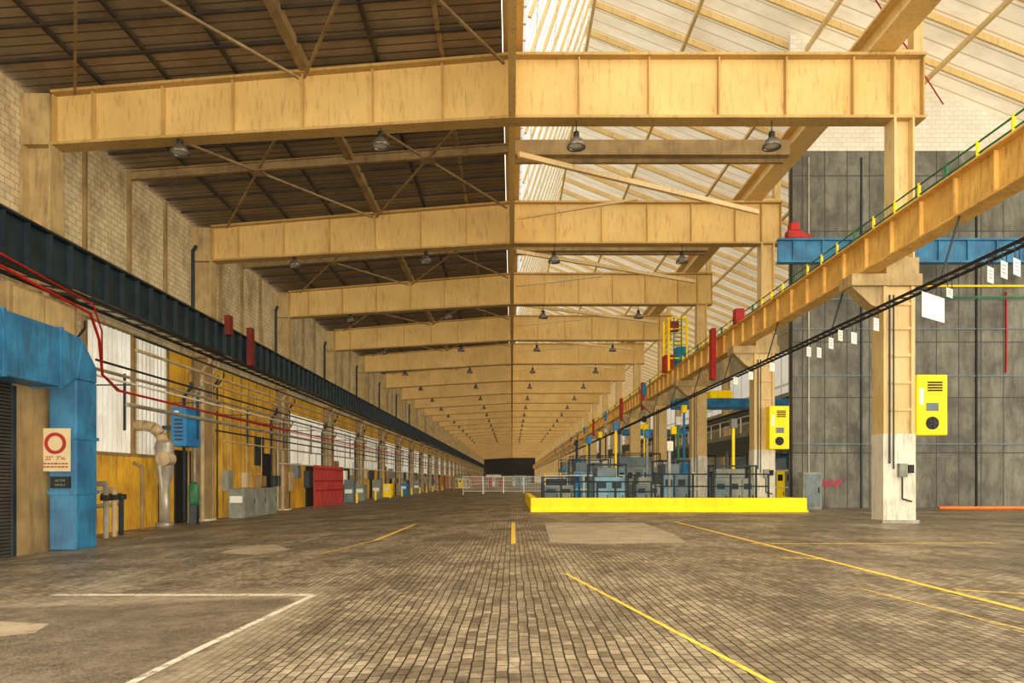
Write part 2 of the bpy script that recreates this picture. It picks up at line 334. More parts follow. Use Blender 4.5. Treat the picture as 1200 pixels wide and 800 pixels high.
def beam(n,parts):
    y=YN(n)
    xs=[-17.05,-15.6,-13.0,-10.4,-7.8,-5.2,-2.6,-0.1,0.1,2.5,5.1,7.7,10.2,12.7,14.2,15.3]
    m=plates(y,[(.02,'b',0,'t',0)])
    if not parts:
        for x in xs: stiff(m,x,y)
    ob=m.obj('roof_beam',TAN,label='deep tan painted steel plate girder spanning the hall',cat='steel beam',group='roof beams of the hall')
    for s_ in FL: plates(y,s_).obj('flange',TANE,parent=ob)
    if parts:
        for x in xs:
            k=M(); stiff(k,x,y); k.obj('stiffener',TANE,parent=ob)
    return ob
b0=beam(0,True); 
for n in (1,2,3): clone(b0,(0,DY*n,0))
bf=beam(4,False)
for n in range(5,NB): clone(bf,(0,DY*(n-4),0))
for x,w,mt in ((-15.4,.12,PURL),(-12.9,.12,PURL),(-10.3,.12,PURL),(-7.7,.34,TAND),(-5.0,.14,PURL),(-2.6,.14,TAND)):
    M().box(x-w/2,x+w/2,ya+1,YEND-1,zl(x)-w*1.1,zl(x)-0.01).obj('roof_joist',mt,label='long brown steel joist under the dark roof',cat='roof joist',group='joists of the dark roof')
p0=None
for n in range(-1,NB-1):
    for k in range(1,8):
        y=YN(n)+DY*k/8
        if k==4: continue
        if p0 is None:
            yy=y
            p0=M().bar((XL+.1,y,zl(XL)-.12),(-.4,y,zl(-.4)-.12),0.08,0.12).obj('cross_purlin',PURL,label='thin dark cross purlin below the roof boards',cat='roof purlin',group='cross purlins of the dark roof')
        elif n<12 or k%2: clone(p0,(0,y-yy,0))
mb=kb=None
for n in range(-1,NB-1):
    ym=YN(n)+DY/2
    if n==-1 or n==0:
        y1=YN(n); y2=YN(n+1)
    if n==-1:
        nbm=n; mm=M()
        for dz,w,h in ((-.55,.22,.06),(-.36,.03,.36),(-.17,.22,.06)):
            mm.bar((XL+.1,ym,zl(XL)+dz),(-.2,ym,zl(-.2)+dz),w,h)
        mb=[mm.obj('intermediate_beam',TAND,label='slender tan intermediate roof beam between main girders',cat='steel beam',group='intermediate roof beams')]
        for xa,xb in ((-7.7,-.3),(-16.2,-7.9)):
            q=M(); q.bar((xa,y1+.3,zl(xa)-.6),(xb,y2-.3,zl(xb)-.6),.09); q.bar((xb,y1+.3,zl(xb)-.6),(xa,y2-.3,zl(xa)-.6),.09)
            xc=(xa+xb)/2; q.box(xc-.35,xc+.35,ym-.35,ym+.35,zl(xc)-.68,zl(xc)-.64)
            mb.append(q.obj('roof_cross_brace',TAND,label='tan steel X-shaped roof bracing with gusset plate',cat='roof bracing',group='X bracing of the dark roof'))
    else:
        for o in mb: clone(o,(0,DY*(n-nbm),0))
    if n==0:
        kb=[M().box(.06,13.1,ym-.2,ym+.2,E+15.3,E+16.0).box(.06,13.1,ym+.6,ym+.8,E+15.3,E+15.95).obj('cross_tie_beam',TAND,label='dark tan double tie beam below the skylight',cat='steel beam',group='tie beams below the skylight')]
        kb.append(M().bar((.3,ym-.6,E+15.1),(13.9,y2-.5,E+15.1),.2,.24).obj('diagonal_brace',TANL,label='tan diagonal brace between girders below the skylight',cat='roof bracing',group='diagonal braces below the skylight'))
        kb.append(M().bar((.3,y2-.5,E+14.75),(6.6,y2-3.2,E+14.75),.12,.14).obj('diagonal_brace',TANL,label='tan diagonal brace between girders below the skylight',cat='roof bracing',group='diagonal braces below the skylight'))
    elif n>0:
        for o in kb: clone(o,(0,DY*n,0))
m=M(); m.box(13.2,14.2,15,YEND-1,E+15.85,E+15.95).box(13.66,13.74,15,YEND-1,E+15.95,E+16.85).box(13.3,14.1,15,YEND-1,E+16.85,E+16.95)
m.obj('eaves_girder',TAN,label='long tan plate girder above the column heads',cat='steel girder')
s0=M().box(14.95,15.3,Y0-.2,Y0+.2,E+15.85,E+17.3).box(14.2,14.95,Y0-.2,Y0+.2,E+15.85,E+16.0).obj('roof_post',TANL,label='short tan steel post above the column head',cat='steel post',group='posts above the column heads')
for n in range(1,NB): clone(s0,(0,DY*n,0),None)
# ---------------------------------------------------------------- columns
def hcol(m,x0,x1,y0,y1,z0,z1,t=.07):
    m.box(x0,x0+t,y0,y1,z0,z1).box(x1-t,x1,y0,y1,z0,z1).box(x0+t,x1-t,(y0+y1)/2-.03,(y0+y1)/2+.03,z0,z1)
y=Y0
zb=fz(-17.3)
rl=thing('steel_column',(-17.4,y,zb),'weathered tan riveted steel column standing against the brick wall','column','columns along the brick wall')
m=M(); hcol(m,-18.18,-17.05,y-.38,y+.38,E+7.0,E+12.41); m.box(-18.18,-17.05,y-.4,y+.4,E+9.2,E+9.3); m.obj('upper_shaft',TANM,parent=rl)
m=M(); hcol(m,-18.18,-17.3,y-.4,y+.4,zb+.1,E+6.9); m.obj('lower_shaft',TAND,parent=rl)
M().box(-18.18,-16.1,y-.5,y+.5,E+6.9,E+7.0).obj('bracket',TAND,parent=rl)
M().box(-18.18,-17.1,y-.45,y+.45,zb-.03,zb+.1).obj('base_plate',WHITE,parent=rl)
m=M(); m.box(-18.18,-17.12,y-.35,y+.35,E+12.41,E+14.3); m.obj('head_plate',TANM,parent=rl)
for n in range(1,NB): clone(rl,(0,DY*n,0))
rr=thing('steel_column',(14.3,Y0,0),'tan steel column with white painted foot carrying the runway girder','column','columns along the runway girder')
m=M(); hcol(m,14.15,14.9,y-.35,y+.35,E+8.2,E+13.41); m.obj('upper_shaft',TANL,parent=rr)
m=M(); m.box(13.72,13.86,y-.4,y+.4,E+1.7,E+7.15).box(14.74,14.88,y-.4,y+.4,E+1.7,E+7.15).box(13.86,14.74,y-.3,y+.3,E+1.7,E+7.15)
for z in (2.6,3.6,4.6,5.6,6.5): m.box(13.86,14.74,y-.38,y-.3,E+z-.05,E+z+.05)
m.obj('lower_shaft',TANL,parent=rr)
M().box(13.7,14.9,y-.41,y+.41,.12,E+1.7).obj('white_foot',WHITE,parent=rr)
M().box(13.62,14.98,y-.5,y+.5,0,.12).obj('base_plate',GALV,parent=rr)
m=M(); m.box(12.5,15.1,y-.5,y+.5,E+7.15,E+7.58)
m.hexa([(13.3,y-.3,E+6.5),(13.72,y-.3,E+6.3),(13.72,y+.3,E+6.3),(13.3,y+.3,E+6.5),(12.6,y-.3,E+7.15),(13.72,y-.3,E+7.15),(13.72,y+.3,E+7.15),(12.6,y+.3,E+7.15)])
m.box(13.8,15.0,y-.45,y+.45,E+7.58,E+8.2); m.obj('bracket',TANM,parent=rr)
for n in range(1,NB): clone(rr,(0,DY*n,0))
for n in range(4):
    yy=YN(n)
    M().pipe([(13.9,yy-.47,2.2),(13.9,yy-.47,8.4)],.035).pipe([(14.05,yy-.47,2.0),(14.05,yy-.47,8.4)],.03).obj('conduit',DARK,label='pair of thin dark conduits fixed to a column',cat='conduit',group='conduits on columns')
    jb=thing('junction_box',(14.35,yy-.5,1.6),'small grey electrical junction box on a column','junction box','junction boxes on columns')
    M().box(14.2,14.5,yy-.6,yy-.42,1.7,2.2).obj('box_body',GREY,parent=jb,bevel=.01); M().box(14.55,14.75,yy-.57,yy-.42,1.85,2.15).obj('switch_box',BLACK,parent=jb)
    M().pipe([(14.35,yy-.5,1.7),(14.35,yy-.5,.9),(14.7,yy-.5,.8)],.03).obj('cable',BLACK,parent=jb)
# ---------------------------------------------------------------- runway girders
def igirder(xc,z0,z1,w,step,inset,mat,name,lab,ys,t=.03):
    m=M(); m.box(xc-.02,xc+.02,ys,YEND-2,z0,z1).box(xc-w/2,xc+w/2,ys,YEND-2,z0-.06,z0).box(xc-w/2,xc+w/2,ys,YEND-2,z1,z1+.06)
    yy=ys+.3
    while yy<YEND-3:
        m.box(xc-w/2+inset,xc+w/2-inset,yy-t,yy+t,z0,z1); yy+=step*(1 if yy<150 else 3)
    ob=m.obj(name,mat,label=lab,cat='crane girder')
    M().box(xc-.05,xc+.05,ys,YEND-2,z1+.06,z1+.2).obj('crane_rail',DARK,parent=ob)
    return ob
igirder(13.1,E+7.66,E+8.85,.60,1.68,.16,GIRD,'crane_runway_girder','long ochre steel crane runway girder on column brackets',8)
igirder(-16.35,E+7.06,E+8.6,.55,1.12,.06,DARK,'crane_runway_girder','long dark teal crane runway girder along the brick wall',8)
m=M()
m.box(-16.75,-16.65,10,YEND-3,E+6.75,E+6.87).box(-16.0,-15.9,10,YEND-3,E+6.75,E+6.87)
yy=10.5
while yy<YEND-4:
    m.bar((-16.7,yy,E+6.8),(-15.95,yy+.6,E+6.8),.05); yy+=1.2 if yy<120 else 4
m.obj('cable_tray',BLACK,label='dark lattice cable tray below the runway girder',cat='cable tray')
rail=thing('walkway_railing',(13.75,8,E+9.0),'yellow and green railing along the crane runway','railing')
m=M(); 
for z in (9.3,9.62,9.95): m.cyl((13.75,8,E+z),(13.75,YEND-5,E+z),.03,n=6)
m.obj('handrail',GREEN,parent=rail)
M().box(13.42,14.0,8,YEND-5,E+8.86,E+8.93).obj('walkway_plate',DARK,parent=rail)
for i in range(90):
    yy=10+1.45*i
    M().cyl((13.75,yy,E+8.93),(13.75,yy,E+10.0),.055,n=6).obj('post',GREEN if i%4==0 else YEL,parent=rail)
ct=thing('festoon_track',(12.35,8,E+5.7),'dark twin-rail cable track hung below the runway girder','cable track')
m=M(); m.box(12.13,12.17,8,YEND-5,E+5.68,E+5.76).box(12.49,12.53,8,YEND-5,E+5.68,E+5.76)
yy=8
while yy<140: m.box(12.17,12.49,yy-.025,yy+.025,E+5.7,E+5.74); yy+=.5
m.obj('track_rail',BLACK,parent=ct)
M().cyl((12.7,8,E+5.95),(12.7,YEND-5,E+5.95),.025,n=6).obj('cable',DARK,parent=ct)
for i in range(24):
    yy=Y0-DY/2+.8+DY/2*i
    M().bar((12.35,yy,E+5.74),(12.9,yy,E+7.6),.05).obj('hanger',DARK,parent=ct)
def hsign(px,py,w,h,x=12.3,mat=SIGN,lab='blank white sign plate hanging from the cable track'):
    Yd=x*F/(px-600); t=E+5.68; z=E+(CY-py)*Yd/F
    s=thing('hanging_sign',(x,Yd,z-h/2),lab,'sign','white signs under the cable track')
    dy=w*.35
    M().hexa([(x-w/2,Yd-dy,z-h/2),(x+w/2,Yd+dy,z-h/2),(x+w/2,Yd+dy+.02,z-h/2),(x-w/2,Yd-dy+.02,z-h/2),(x-w/2,Yd-dy,z+h/2),(x+w/2,Yd+dy,z+h/2),(x+w/2,Yd+dy+.02,z+h/2),(x-w/2,Yd-dy+.02,z+h/2)]).obj('sign_plate',mat,parent=s)
    m=M()
    if z+h/2<t:
        for d in (-w*.35,w*.35): m.cyl((x+d,Yd+d*.7,z+h/2),(x+d,Yd+d*.7,t),.012,n=5)
        m.obj('hanger_wire',BLACK,parent=s)
    m=M(); 
    for r_ in range(3):
        zz=z+h*.25-r_*h*.22; m.hexa([(x-w*.35,Yd-dy*.7-.012,zz-.01),(x+w*.3,Yd+dy*.6-.012,zz-.01),(x+w*.3,Yd+dy*.6,zz-.01),(x-w*.35,Yd-dy*.7,zz-.01),(x-w*.35,Yd-dy*.7-.012,zz+.01),(x+w*.3,Yd+dy*.6-.012,zz+.01),(x+w*.3,Yd+dy*.6,zz+.01),(x-w*.35,Yd-dy*.7,zz+.01)])
    if w<.5: m.obj('printed_lines',GREY,parent=s)
for a in ((1192,313,.35,.4),(1177,316,.32,.42),(1161,322,.3,.4),(1094,360,1.15,.72),(1113,343,.3,.25),(1027,380,.28,.42),(1001,396,.3,.4),(974,402,.25,.42),(985,393,.25,.4),(960,413,.25,.4),(948,412,.25,.4),(905,430,.3,.4),(880,440,.3,.4),(862,446,.3,.4)): hsign(*a)
# ---------------------------------------------------------------- lamps
def lamp(x,y,z,group='high-bay lamps below the roof beams'):
    b,_=bz(x); top=E+b-.09
    L=thing('high_bay_lamp',(x,y,z-.25),'dark bell-shaped high-bay lamp hanging below a roof beam','ceiling lamp',group)
    M().lathe((x,y,z),[(0.30,-.24),(.35,-.25),(.33,-.14),(.25,.0),(.14,.1),(.09,.14)]).obj('reflector',CHROME,parent=L,smooth=True)
    M().lathe((x,y,z),[(.09,.12),(.11,.14),(.11,.32),(.06,.36),(0.0,.36)]).cyl((x,y,z+.34),(x,y,max(top,z+.38)),.02,n=6).obj('lamp_housing',BLACK,parent=L,smooth=True)
    M().lathe((x,y,z),[(0,-.21),(.2,-.2),(.3,-.18),(.28,-.12),(0,-.12)]).obj('bulb_glass',BULB,parent=L,smooth=True)
    return L
for x in (2.4,9.7,-4.9,-12.4):
    zz=E+12.65 if x>-6 else E+12.4
    l0=lamp(x,Y0-.1,zz)
    for n in range(1,16): clone(l0,(0,DY*n,0))
# ---------------------------------------------------------------- left wall furniture
p0=None
for n in range(-1,NB-1):
    for k in (1,2,3):
        y=YN(n)+DY*k/4
        if p0 is None:
            yy=y; p0=M().box(XL,XL+.16,y-.08,y+.08,E+8.0,E+14.6).obj('wall_post',TAND,label='slim tan steel wall post on painted brickwork',cat='wall post',group='posts on the brick wall')
        else: clone(p0,(0,y-yy,0))
def corrugated(y0,y1,z0,z1,x,name,mat):
    m=M(); n=int((y1-y0)/.09); pts=[]
    for i in range(n+1):
        t=y0+(y1-y0)*i/n; pts.append((x+.04*math.cos(i*math.pi*.5),t))
    for xx,t in pts: m.v.append(Vector((xx,t,z0))); m.v.append(Vector((xx,t,z1)))
    for i in range(n): m.f.append((2*i,2*i+2,2*i+3,2*i+1))
    return m.obj(name,mat,kind='structure')
corrugated(29.0,32.3,E+1.2,E+6.9,XL+.1,'window_3',CORR)
corrugated(32.9,35.7,E+1.2,E+6.9,XL+.1,'window_4',CORR)
tn=1
def trim(m,mat):
    global tn
    m.obj('trim_%d'%tn,mat,kind='structure'); tn+=1
zf=fz(XL)
m=M(); 
for y in (28.9,32.6,35.8): m.box(XL,XL+.18,y-.1,y+.1,E+1.2,E+6.95)
m.box(XL,XL+.18,28.9,35.9,E+1.1,E+1.25).box(XL,XL+.18,28.9,35.9,E+6.85,E+6.95); trim(m,TAND)
trim(M().box(XL,XL+.12,26.2,38.5,zf,E+1.1),OCHRE)
trim(M().box(XL,XL+.12,12.5,25.1,zf,E+6.6),OCHRE)
trim(M().box(XL,XL+.12,36.0,38.5,E+1.1,E+6.9),OCHRE)
M().box(XL+.12,XL+.2,36.5,38.3,zf+.02,E+1.6).obj('door_1',BLACK,kind='structure')
nwin=5
for n in range(1,NB-1):
    ya_,yb_=YN(n)+.6,YN(n+1)-.6
    if n==1:
        trim(M().box(XL,XL+.25,ya_,yb_,zf,E+6.8),OCHRE)
        m=M()
        for k in range(1,9):
            y=ya_+(yb_-ya_)*k/9; m.box(XL+.25,XL+.31,y-.04,y+.04,zf,E+6.8)
        m.box(XL+.25,XL+.32,ya_,yb_,E+3.9,E+4.1)
        trim(m,TAND)
    else:
        trim(M().box(XL,XL+.15,ya_,yb_,zf,E+1.3),OCHRE if n%3 else WHITE)
        trim(M().box(XL,XL+.12,ya_,yb_,E+5.4,E+6.9),OCHRE)
        if n<10: corrugated(ya_,yb_,E+1.3,E+5.4,XL+.1,'window_%d'%nwin,CORR)
        else: M().box(XL,XL+.1,ya_,yb_,E+1.3,E+5.4).obj('window_%d'%nwin,CORR,kind='structure')
        nwin+=1
        if n<12:
            y=ya_+6.5
            M().box(XL+.15,XL+.3,y,y+2.2,zf+.02,E+1.2).obj('door_%d'%(n+30),BLACK,kind='structure')
    if n in (1,3,5,8):
        y=ya_+2.2 if n!=1 else ya_+9.2
        M().box(XL+.2,XL+.36,y,y+1.6,zf+.02,E+1.9).obj('door_%d'%(n+1),BLACK if n==1 else OCHRD,kind='structure')
M().box(XL+.25,XL+.34,47.5,49.2,E+1.0,E+3.0).obj('window_%d'%nwin,DARK,kind='structure')
# blue portal
bp=thing('blue_duct_portal',(-13.8,20,fz(-14)),'large worn blue box-section portal frame around a roller shutter','portal frame')
zb=fz(-13.4)-.01
M().box(-14.25,-13.4,21.0,22.05,zb,E+3.1).obj('leg',BLUE,parent=bp,bevel=.04)
m=M(); m.box(-14.25,-13.4,9,20.4,E+2.75,E+4.5)
m.hexa([(-14.25,20.4,E+2.75),(-13.4,20.4,E+2.75),(-13.4,21.0,E+3.1),(-14.25,21.0,E+3.1),(-14.25,20.4,E+4.5),(-13.4,20.4,E+4.5),(-13.4,21.3,E+4.4),(-14.25,21.3,E+4.4)])
m.hexa([(-14.25,21.0,E+3.1),(-13.4,21.0,E+3.1),(-13.4,22.05,E+3.1),(-14.25,22.05,E+3.1),(-14.25,21.3,E+4.4),(-13.4,21.3,E+4.4),(-13.4,22.05,E+3.6),(-14.25,22.05,E+3.6)])
m.obj('lintel',BLUE,parent=bp,bevel=.04)
for y in (12,14,16,18,20.3): M().box(-14.3,-13.36,y-.05,y+.05,E+2.72,E+4.54).obj('flange',BLUE,parent=bp)
for z in (1.2,2.9): M().box(-14.29,-13.36,20.96,22.09,z-.05,z+.05).obj('flange',BLUE,parent=bp)
kz=fz(-16)-.15
M().box(-17.9,-14.35,10,19.2,kz,E+4.2).obj('kiosk',TAND,label='low brown annex room built against the wall',cat='annex')
M().box(-17.9,-14.35,19.22,21.9,kz,E+3.4).obj('wall_pier',TAND,label='brownish rendered pier beside the roller shutter',cat='pier')
m=M(); z=fz(-14.3); 
while z<E+2.7:
    m.hexa([(-14.34,12,z),(-14.27,12,z+.02),(-14.27,19.5,z+.02),(-14.34,19.5,z),(-14.34,12,z+.1),(-14.30,12,z+.09),(-14.30,19.5,z+.09),(-14.34,19.5,z+.1)]); z+=.1
sh=m.obj('roller_shutter',SHUT,label='dark grey ribbed roller shutter door below the blue portal',cat='roller shutter')
M().box(-14.34,-14.26,19.5,19.65,fz(-14.3),E+2.7).obj('guide_rail',DARK,parent=sh)
sg=thing('warning_sign',W(66,527,20.9),'cream sign with red prohibition ring and small red lettering','sign')
c=W(66,527,20.94)
w=.43; h=.66
M().box(c.x-w,c.x+w,20.9,20.96,c.z-h,c.z+h).obj('sign_plate',CREAM,parent=sg)
m=M(); n=28; cc=Vector((c.x,20.88,c.z+.2))
p=lambda r,t,y:(cc.x+r*math.cos(t),y,cc.z+r*math.sin(t))
for k in range(n):
    a=2*math.pi*k/n; b_=2*math.pi*(k+1)/n
    m.hexa([p(.23,a,20.9),p(.33,a,20.9),p(.33,b_,20.9),p(.23,b_,20.9),p(.23,a,20.88),p(.33,a,20.88),p(.33,b_,20.88),p(.23,b_,20.88)])
m.obj('red_ring',RED,parent=sg)
text('22°  7°m',(c.x,20.893,c.z-.26),.17,RED,sg)
m=M(); random.seed(9)
for r_ in (-.42,-.52):
    x=c.x-.36
    while x<c.x+.34:
        l=random.uniform(.05,.13); m.box(x,min(x+l,c.x+.38),20.89,20.9,c.z+r_-.02,c.z+r_+.02); x+=l+.03
m.obj('small_print',RED,parent=sg)
s2=thing('name_plate',W(70,565,20.9),'small dark plate with pale lettering on the blue portal','sign')
c=W(71,565,20.95)
M().box(c.x-.3,c.x+.3,20.92,20.98,c.z-.18,c.z+.18).obj('sign_plate',BLACK,parent=s2); text('ACTM',(c.x,20.915,c.z+.05),.11,GREY,s2); text('NAVAL E',(c.x,20.915,c.z-.08),.08,GREY,s2)
tb=thing('wall_cabinet',(-15.2,21,E+4.3),'tan metal cabinet above the blue portal','cabinet')
M().box(-16.2,-14.9,20.2,23.4,E+4.5,E+5.9).obj('cabinet_body',TAND,parent=tb,bevel=.03); M().box(-14.9,-14.87,20.4,21.7,E+4.6,E+5.8).obj('door',TANM,parent=tb); M().box(-14.9,-14.87,21.8,23.2,E+4.6,E+5.8).obj('door',TANM,parent=tb)
for (x,y,z) in ((-16.15,20.35,E+4.2),(-14.95,20.35,E+3.4),(-14.95,21.75,E+3.4)): M().box(x-.05,x+.05,y-.05,y+.05,z,E+4.5).obj('leg',DARK,parent=tb)
for k,(r,x0,z0_) in enumerate(((.05,-14.7,6.2),(.03,-14.6,6.5))):
    M().pipe([(x0,9,E+z0_+.2),(x0,19,E+z0_),(x0,23.8,E+z0_-.4),(x0-.3,24.8,E+z0_-1.1),(-15.6,26,E+4.0),(-16.1-k*.1,28,E+3.65),(-16.2-k*.1,36,E+3.6),(-16.2-k*.1,60,E+3.6-k*.15),(-16.2-k*.1,120,E+3.6-k*.15)],r).obj('red_pipe',RED,label='thin red supply pipe sagging along the wall',cat='pipe',group='red supply pipes')
for z,r,mt,x,y0 in ((4.35,.07,GALV,-16.3,23.5),(4.1,.05,WHITE,-16.25,25),(3.2,.09,GALV,-16.35,29),(2.2,.06,BEIGE,-16.45,39),(5.2,.06,BEIGE,-16.4,36),(4.75,.05,DARK,-16.45,27),(2.75,.05,DARK,-16.5,38),(5.7,.08,BEIGE,-16.5,30),(1.2,.05,WHITE,-17.0,50),(6.3,.05,DARK,-16.6,30)):
    M().cyl((x,y0,E+z),(x,YEND-6,E+z),r,n=8).obj('wall_pipe',mt,label='long horizontal service pipe running along the columns',cat='pipe',group='service pipes along the brick wall')
for i in range(16):
    y=29+DY/2*i
    M().box(-18.1,-16.2,y-.03,y+.03,E+4.0,E+4.05).box(-16.5,-16.42,y-.04,y+.04,E+2.1,E+4.5).obj('pipe_bracket',DARK,label='steel bracket carrying service pipes',cat='pipe bracket',group='pipe brackets along the brick wall')
for n in range(0,10):
    y=YN(n)
    for dy,x,r,mt,top in ((-.7,-17.4,.12,BEIGE,6.6),(-1.2,-17.6,.08,GALV,5.2),(-1.6,-17.75,.06,TAND,6.3),(-2.0,-17.8,.09,DARK,5.0),(.7,-17.5,.10,BEIGE,6.6),(1.1,-17.7,.07,DARK,5.8),(1.6,-17.8,.08,TAND,4.4),(2.3,-17.85,.05,DARK,6.2)):
        M().pipe([(x,y+dy,fz(x)),(x,y+dy,E+top-.5),(x+.4,y+dy,E+top),(x+.4,y+dy,E+top+.3)],r).obj('down_pipe',mt,label='vertical pipe with an offset bend beside a column',cat='pipe',group='vertical pipes beside the wall columns')
for n in range(1,8):
    y=YN(n)
    M().cyl((-17.9,y-.75,E+8.7),(-17.9,y-.75,E+12.8),.1).cyl((-17.9,y-.75,E+12.8),(-17.9,y-.4,E+13.2),.1).obj('rainwater_pipe',DARK,label='dark vertical rainwater pipe beside the column top',cat='pipe',group='rainwater pipes on the upper wall')
for (px,Yd) in ((262,38.3),(290,41.5)):
    h=1.1 if px==262 else 2.4
    M().box(-16.05,-15.75,Yd-.25,Yd+.25,E+(9.2-h if px==262 else 6.9),E+9.2).obj('crane_stop',DRED,label='dark red steel crane stop on the runway girder',cat='crane stop',group='red crane stops',bevel=.02)
random.seed(12)
cols=[(GREY,'grey'),(DARK,'dark'),(BEIGE,'beige'),(GREY,'grey'),(DARK,'dark'),(TAND,'brown'),(GREYB,'slate grey'),(SIGN,'white'),(BEIGE,'beige')]
for i in range(44):
    y=39.8+i*2.7+random.uniform(-.5,.5); mt,nm=random.choice(cols); z=random.choice([.0,.0,.2,.4,1.0])+E-.9
    if abs(((y-Y0+3)%DY)-3)<1.0: continue
    w_=random.uniform(.5,1.2); h_=random.uniform(.7,1.6); x1=XL+.36+random.uniform(.2,.4)
    b_=thing('wall_box',((XL+.3+x1)/2,y,z),'small %s metal box fixed to the wall with conduit'%nm,'wall box','small boxes along the wall')
    M().box(XL+.1,x1,y,y+w_,z,z+h_).obj('box_body',mt,parent=b_,bevel=.02)
    M().box(x1,x1+.02,y+.06,y+w_-.06,z+.06,z+h_-.06).obj('box_door',mt,parent=b_)
    M().cyl((x1-.15,y+w_/2,z+h_),(x1-.15,y+w_/2,z+h_+random.uniform(1.5,4)),.03,n=6).obj('conduit',random.choice([GALV,DARK,BEIGE]),parent=b_)
# dust extractor
vx,vy=-16.8,33.0; z0=fz(vx)
v=thing('dust_extractor',(vx,vy,z0),'grey-beige slim dust extractor with bent intake duct','dust extractor')
M().lathe((vx,vy,0),[(0,E+1.9),(.36,E+1.9),(.42,E+1.7),(.42,E+.5),(.24,E-.3),(.24,z0+.25),(.4,z0+.25),(.4,z0),(0,z0)]).obj('extractor_body',GALV,parent=v,smooth=True)
m=M(); P=[(vx,vy-.1,E+1.8),(vx-.1,vy-.2,E+2.2),(vx-.35,vy-.3,E+2.5),(vx-.8,vy-.3,E+2.6),(vx-1.25,vy-.3,E+2.6)]
for a,b_ in zip(P[:-1],P[1:]): m.cyl(a,b_,.26,n=14)
m.obj('intake_duct',BEIGE,parent=v,smooth=True)
M().cyl((vx+.2,vy-.55,E+1.0),(vx+.2,vy+.1,E+1.0),.34,n=16).obj('fan_housing',BEIGE,parent=v)
for k,(dx,dy) in enumerate(((-.6,-.9),(-.5,.8),(-.9,1.3))):
    M().pipe([(vx+dx,vy+dy,z0-.02),(vx+dx,vy+dy,E+.6+k*.8),(vx+dx-.4,vy+dy,E+.8+k*.8)],.09).obj('side_pipe',(TAND,GALV,DARK)[k],parent=v)
bb=thing('blue_wall_unit',(-16.9,35.4,E+1.7),'bright blue wall-mounted unit with slotted grille','wall unit')
M().box(-17.3,-16.5,34.6,36.2,E+1.7,E+3.7).obj('unit_body',BLUEB,parent=bb,bevel=.04)
m=M()
for k in range(6): m.box(-17.1,-16.7,34.57,34.6,E+2.0+k*.2,E+2.08+k*.2)
m.obj('grille',DARK,parent=bb); M().box(-17.1,-16.9,34.55,34.6,E+3.35,E+3.5).obj('label_plate',SIGN,parent=bb)
M().box(-18.1,-17.3,35.3,35.5,E+2.6,E+2.8).obj('wall_bracket',DARK,parent=bb)
gt=thing('green_cylinder_tank',(-16.3,35.0,fz(-16.3)),'small green gas cylinder on a stand','gas cylinder')
M().lathe((-16.3,35,0),[(0,E-.1),(.1,E-.1),(.26,E-.3),(.26,E-1.1),(.2,E-1.3),(0,E-1.3)]).obj('cylinder_body',GREEN,parent=gt,smooth=True)
M().box(-16.5,-16.1,34.85,35.15,fz(-16.3)-.01,E-1.25).obj('stand',DARK,parent=gt)
pc=thing('valve_manifold',(-15.8,24.5,fz(-16)),'cluster of grey pipes with valves standing on the floor','pipework')
for k,(x,y) in enumerate(((-14.6,22.6),(-15.0,23.4),(-15.2,24.2),(-15.7,26.4),(-15.9,27.3),(-16.2,28.3))):
    M().pipe([(x,y,fz(x)),(x,y,E+.6-.25*k),(x-.8,y,E+.6-.25*k)],.1).obj('riser_pipe',(GALV,BEIGE,DARK)[k%3],parent=pc)
    M().lathe((x,y,E-.7),[(0,-.12),(.2,-.1),(.2,.1),(0,.12)]).obj('valve',BLACK if k else RED,parent=pc)
M().pipe([(-14.8,22.6,E-1.0),(-16.4,28.5,E-1.0)],.08).obj('header_pipe',GALV,parent=pc)
def cabinet(y,w,mat,x0=-17.0,x1=-16.05,h=1.75,lab='grey-green metal electrical cabinet against the wall'):
    z=fz(x1)
    c=thing('electrical_cabinet',((x0+x1)/2,y+w/2,z),lab,'cabinet','cabinets along the wall')
    M().box(x0,x1,y,y+w,fz(x0)+.02,z+h).obj('cabinet_body',mat,parent=c,bevel=.02)
    d=M().box(x1,x1+.03,y+.06,y+w-.06,z+.15,z+h-.08).obj('door',mat,parent=c,bevel=.01)
    M().box(x1+.03,x1+.06,y+w-.25,y+w-.2,z+.8,z+1.1).obj('handle',BLACK,parent=d)
    M().box(x0+.1,x1-.1,y-.02,y,z+.9,z+1.3).obj('label_plate',SIGN,parent=c)
for k in range(3): cabinet(40.9+1.9*k,1.8,GREY)
cabinet(74,1.6,GREY); cabinet(69,1.2,GREYB,h=2.3,lab='slate grey metal cabinet against the wall'); cabinet(83,1.6,GREY,h=2.3); cabinet(90,2,YEL,lab='yellow metal cabinet against the wall'); cabinet(104,2,BLUEB,lab='blue metal cabinet against the wall'); cabinet(118,2,GREY)
rk=thing('red_rack',(-15.8,60,fz(-16)),'red steel bar rack with upright posts','rack')
for k in range(15):
    M().box(-16.12,-15.98,55.5+k*.65-.06,55.5+k*.65+.06,fz(-16),E+1.2).obj('post',RED,parent=rk)
for z in (E-.9,E-.1,E+.9): M().box(-16.12,-15.98,55.4,64.7,z-.07,z+.07).obj('rail',RED,parent=rk)
for k in range(10):
    y=66+9*k
    M().lathe((-15,y,fz(-15)),[(0,1.05),(.1,1.0),(.12,.9),(.12,0)],n=10).obj('bollard',YEL,label='yellow steel bollard beside the wall',cat='bollard',group='yellow bollards along the wall')
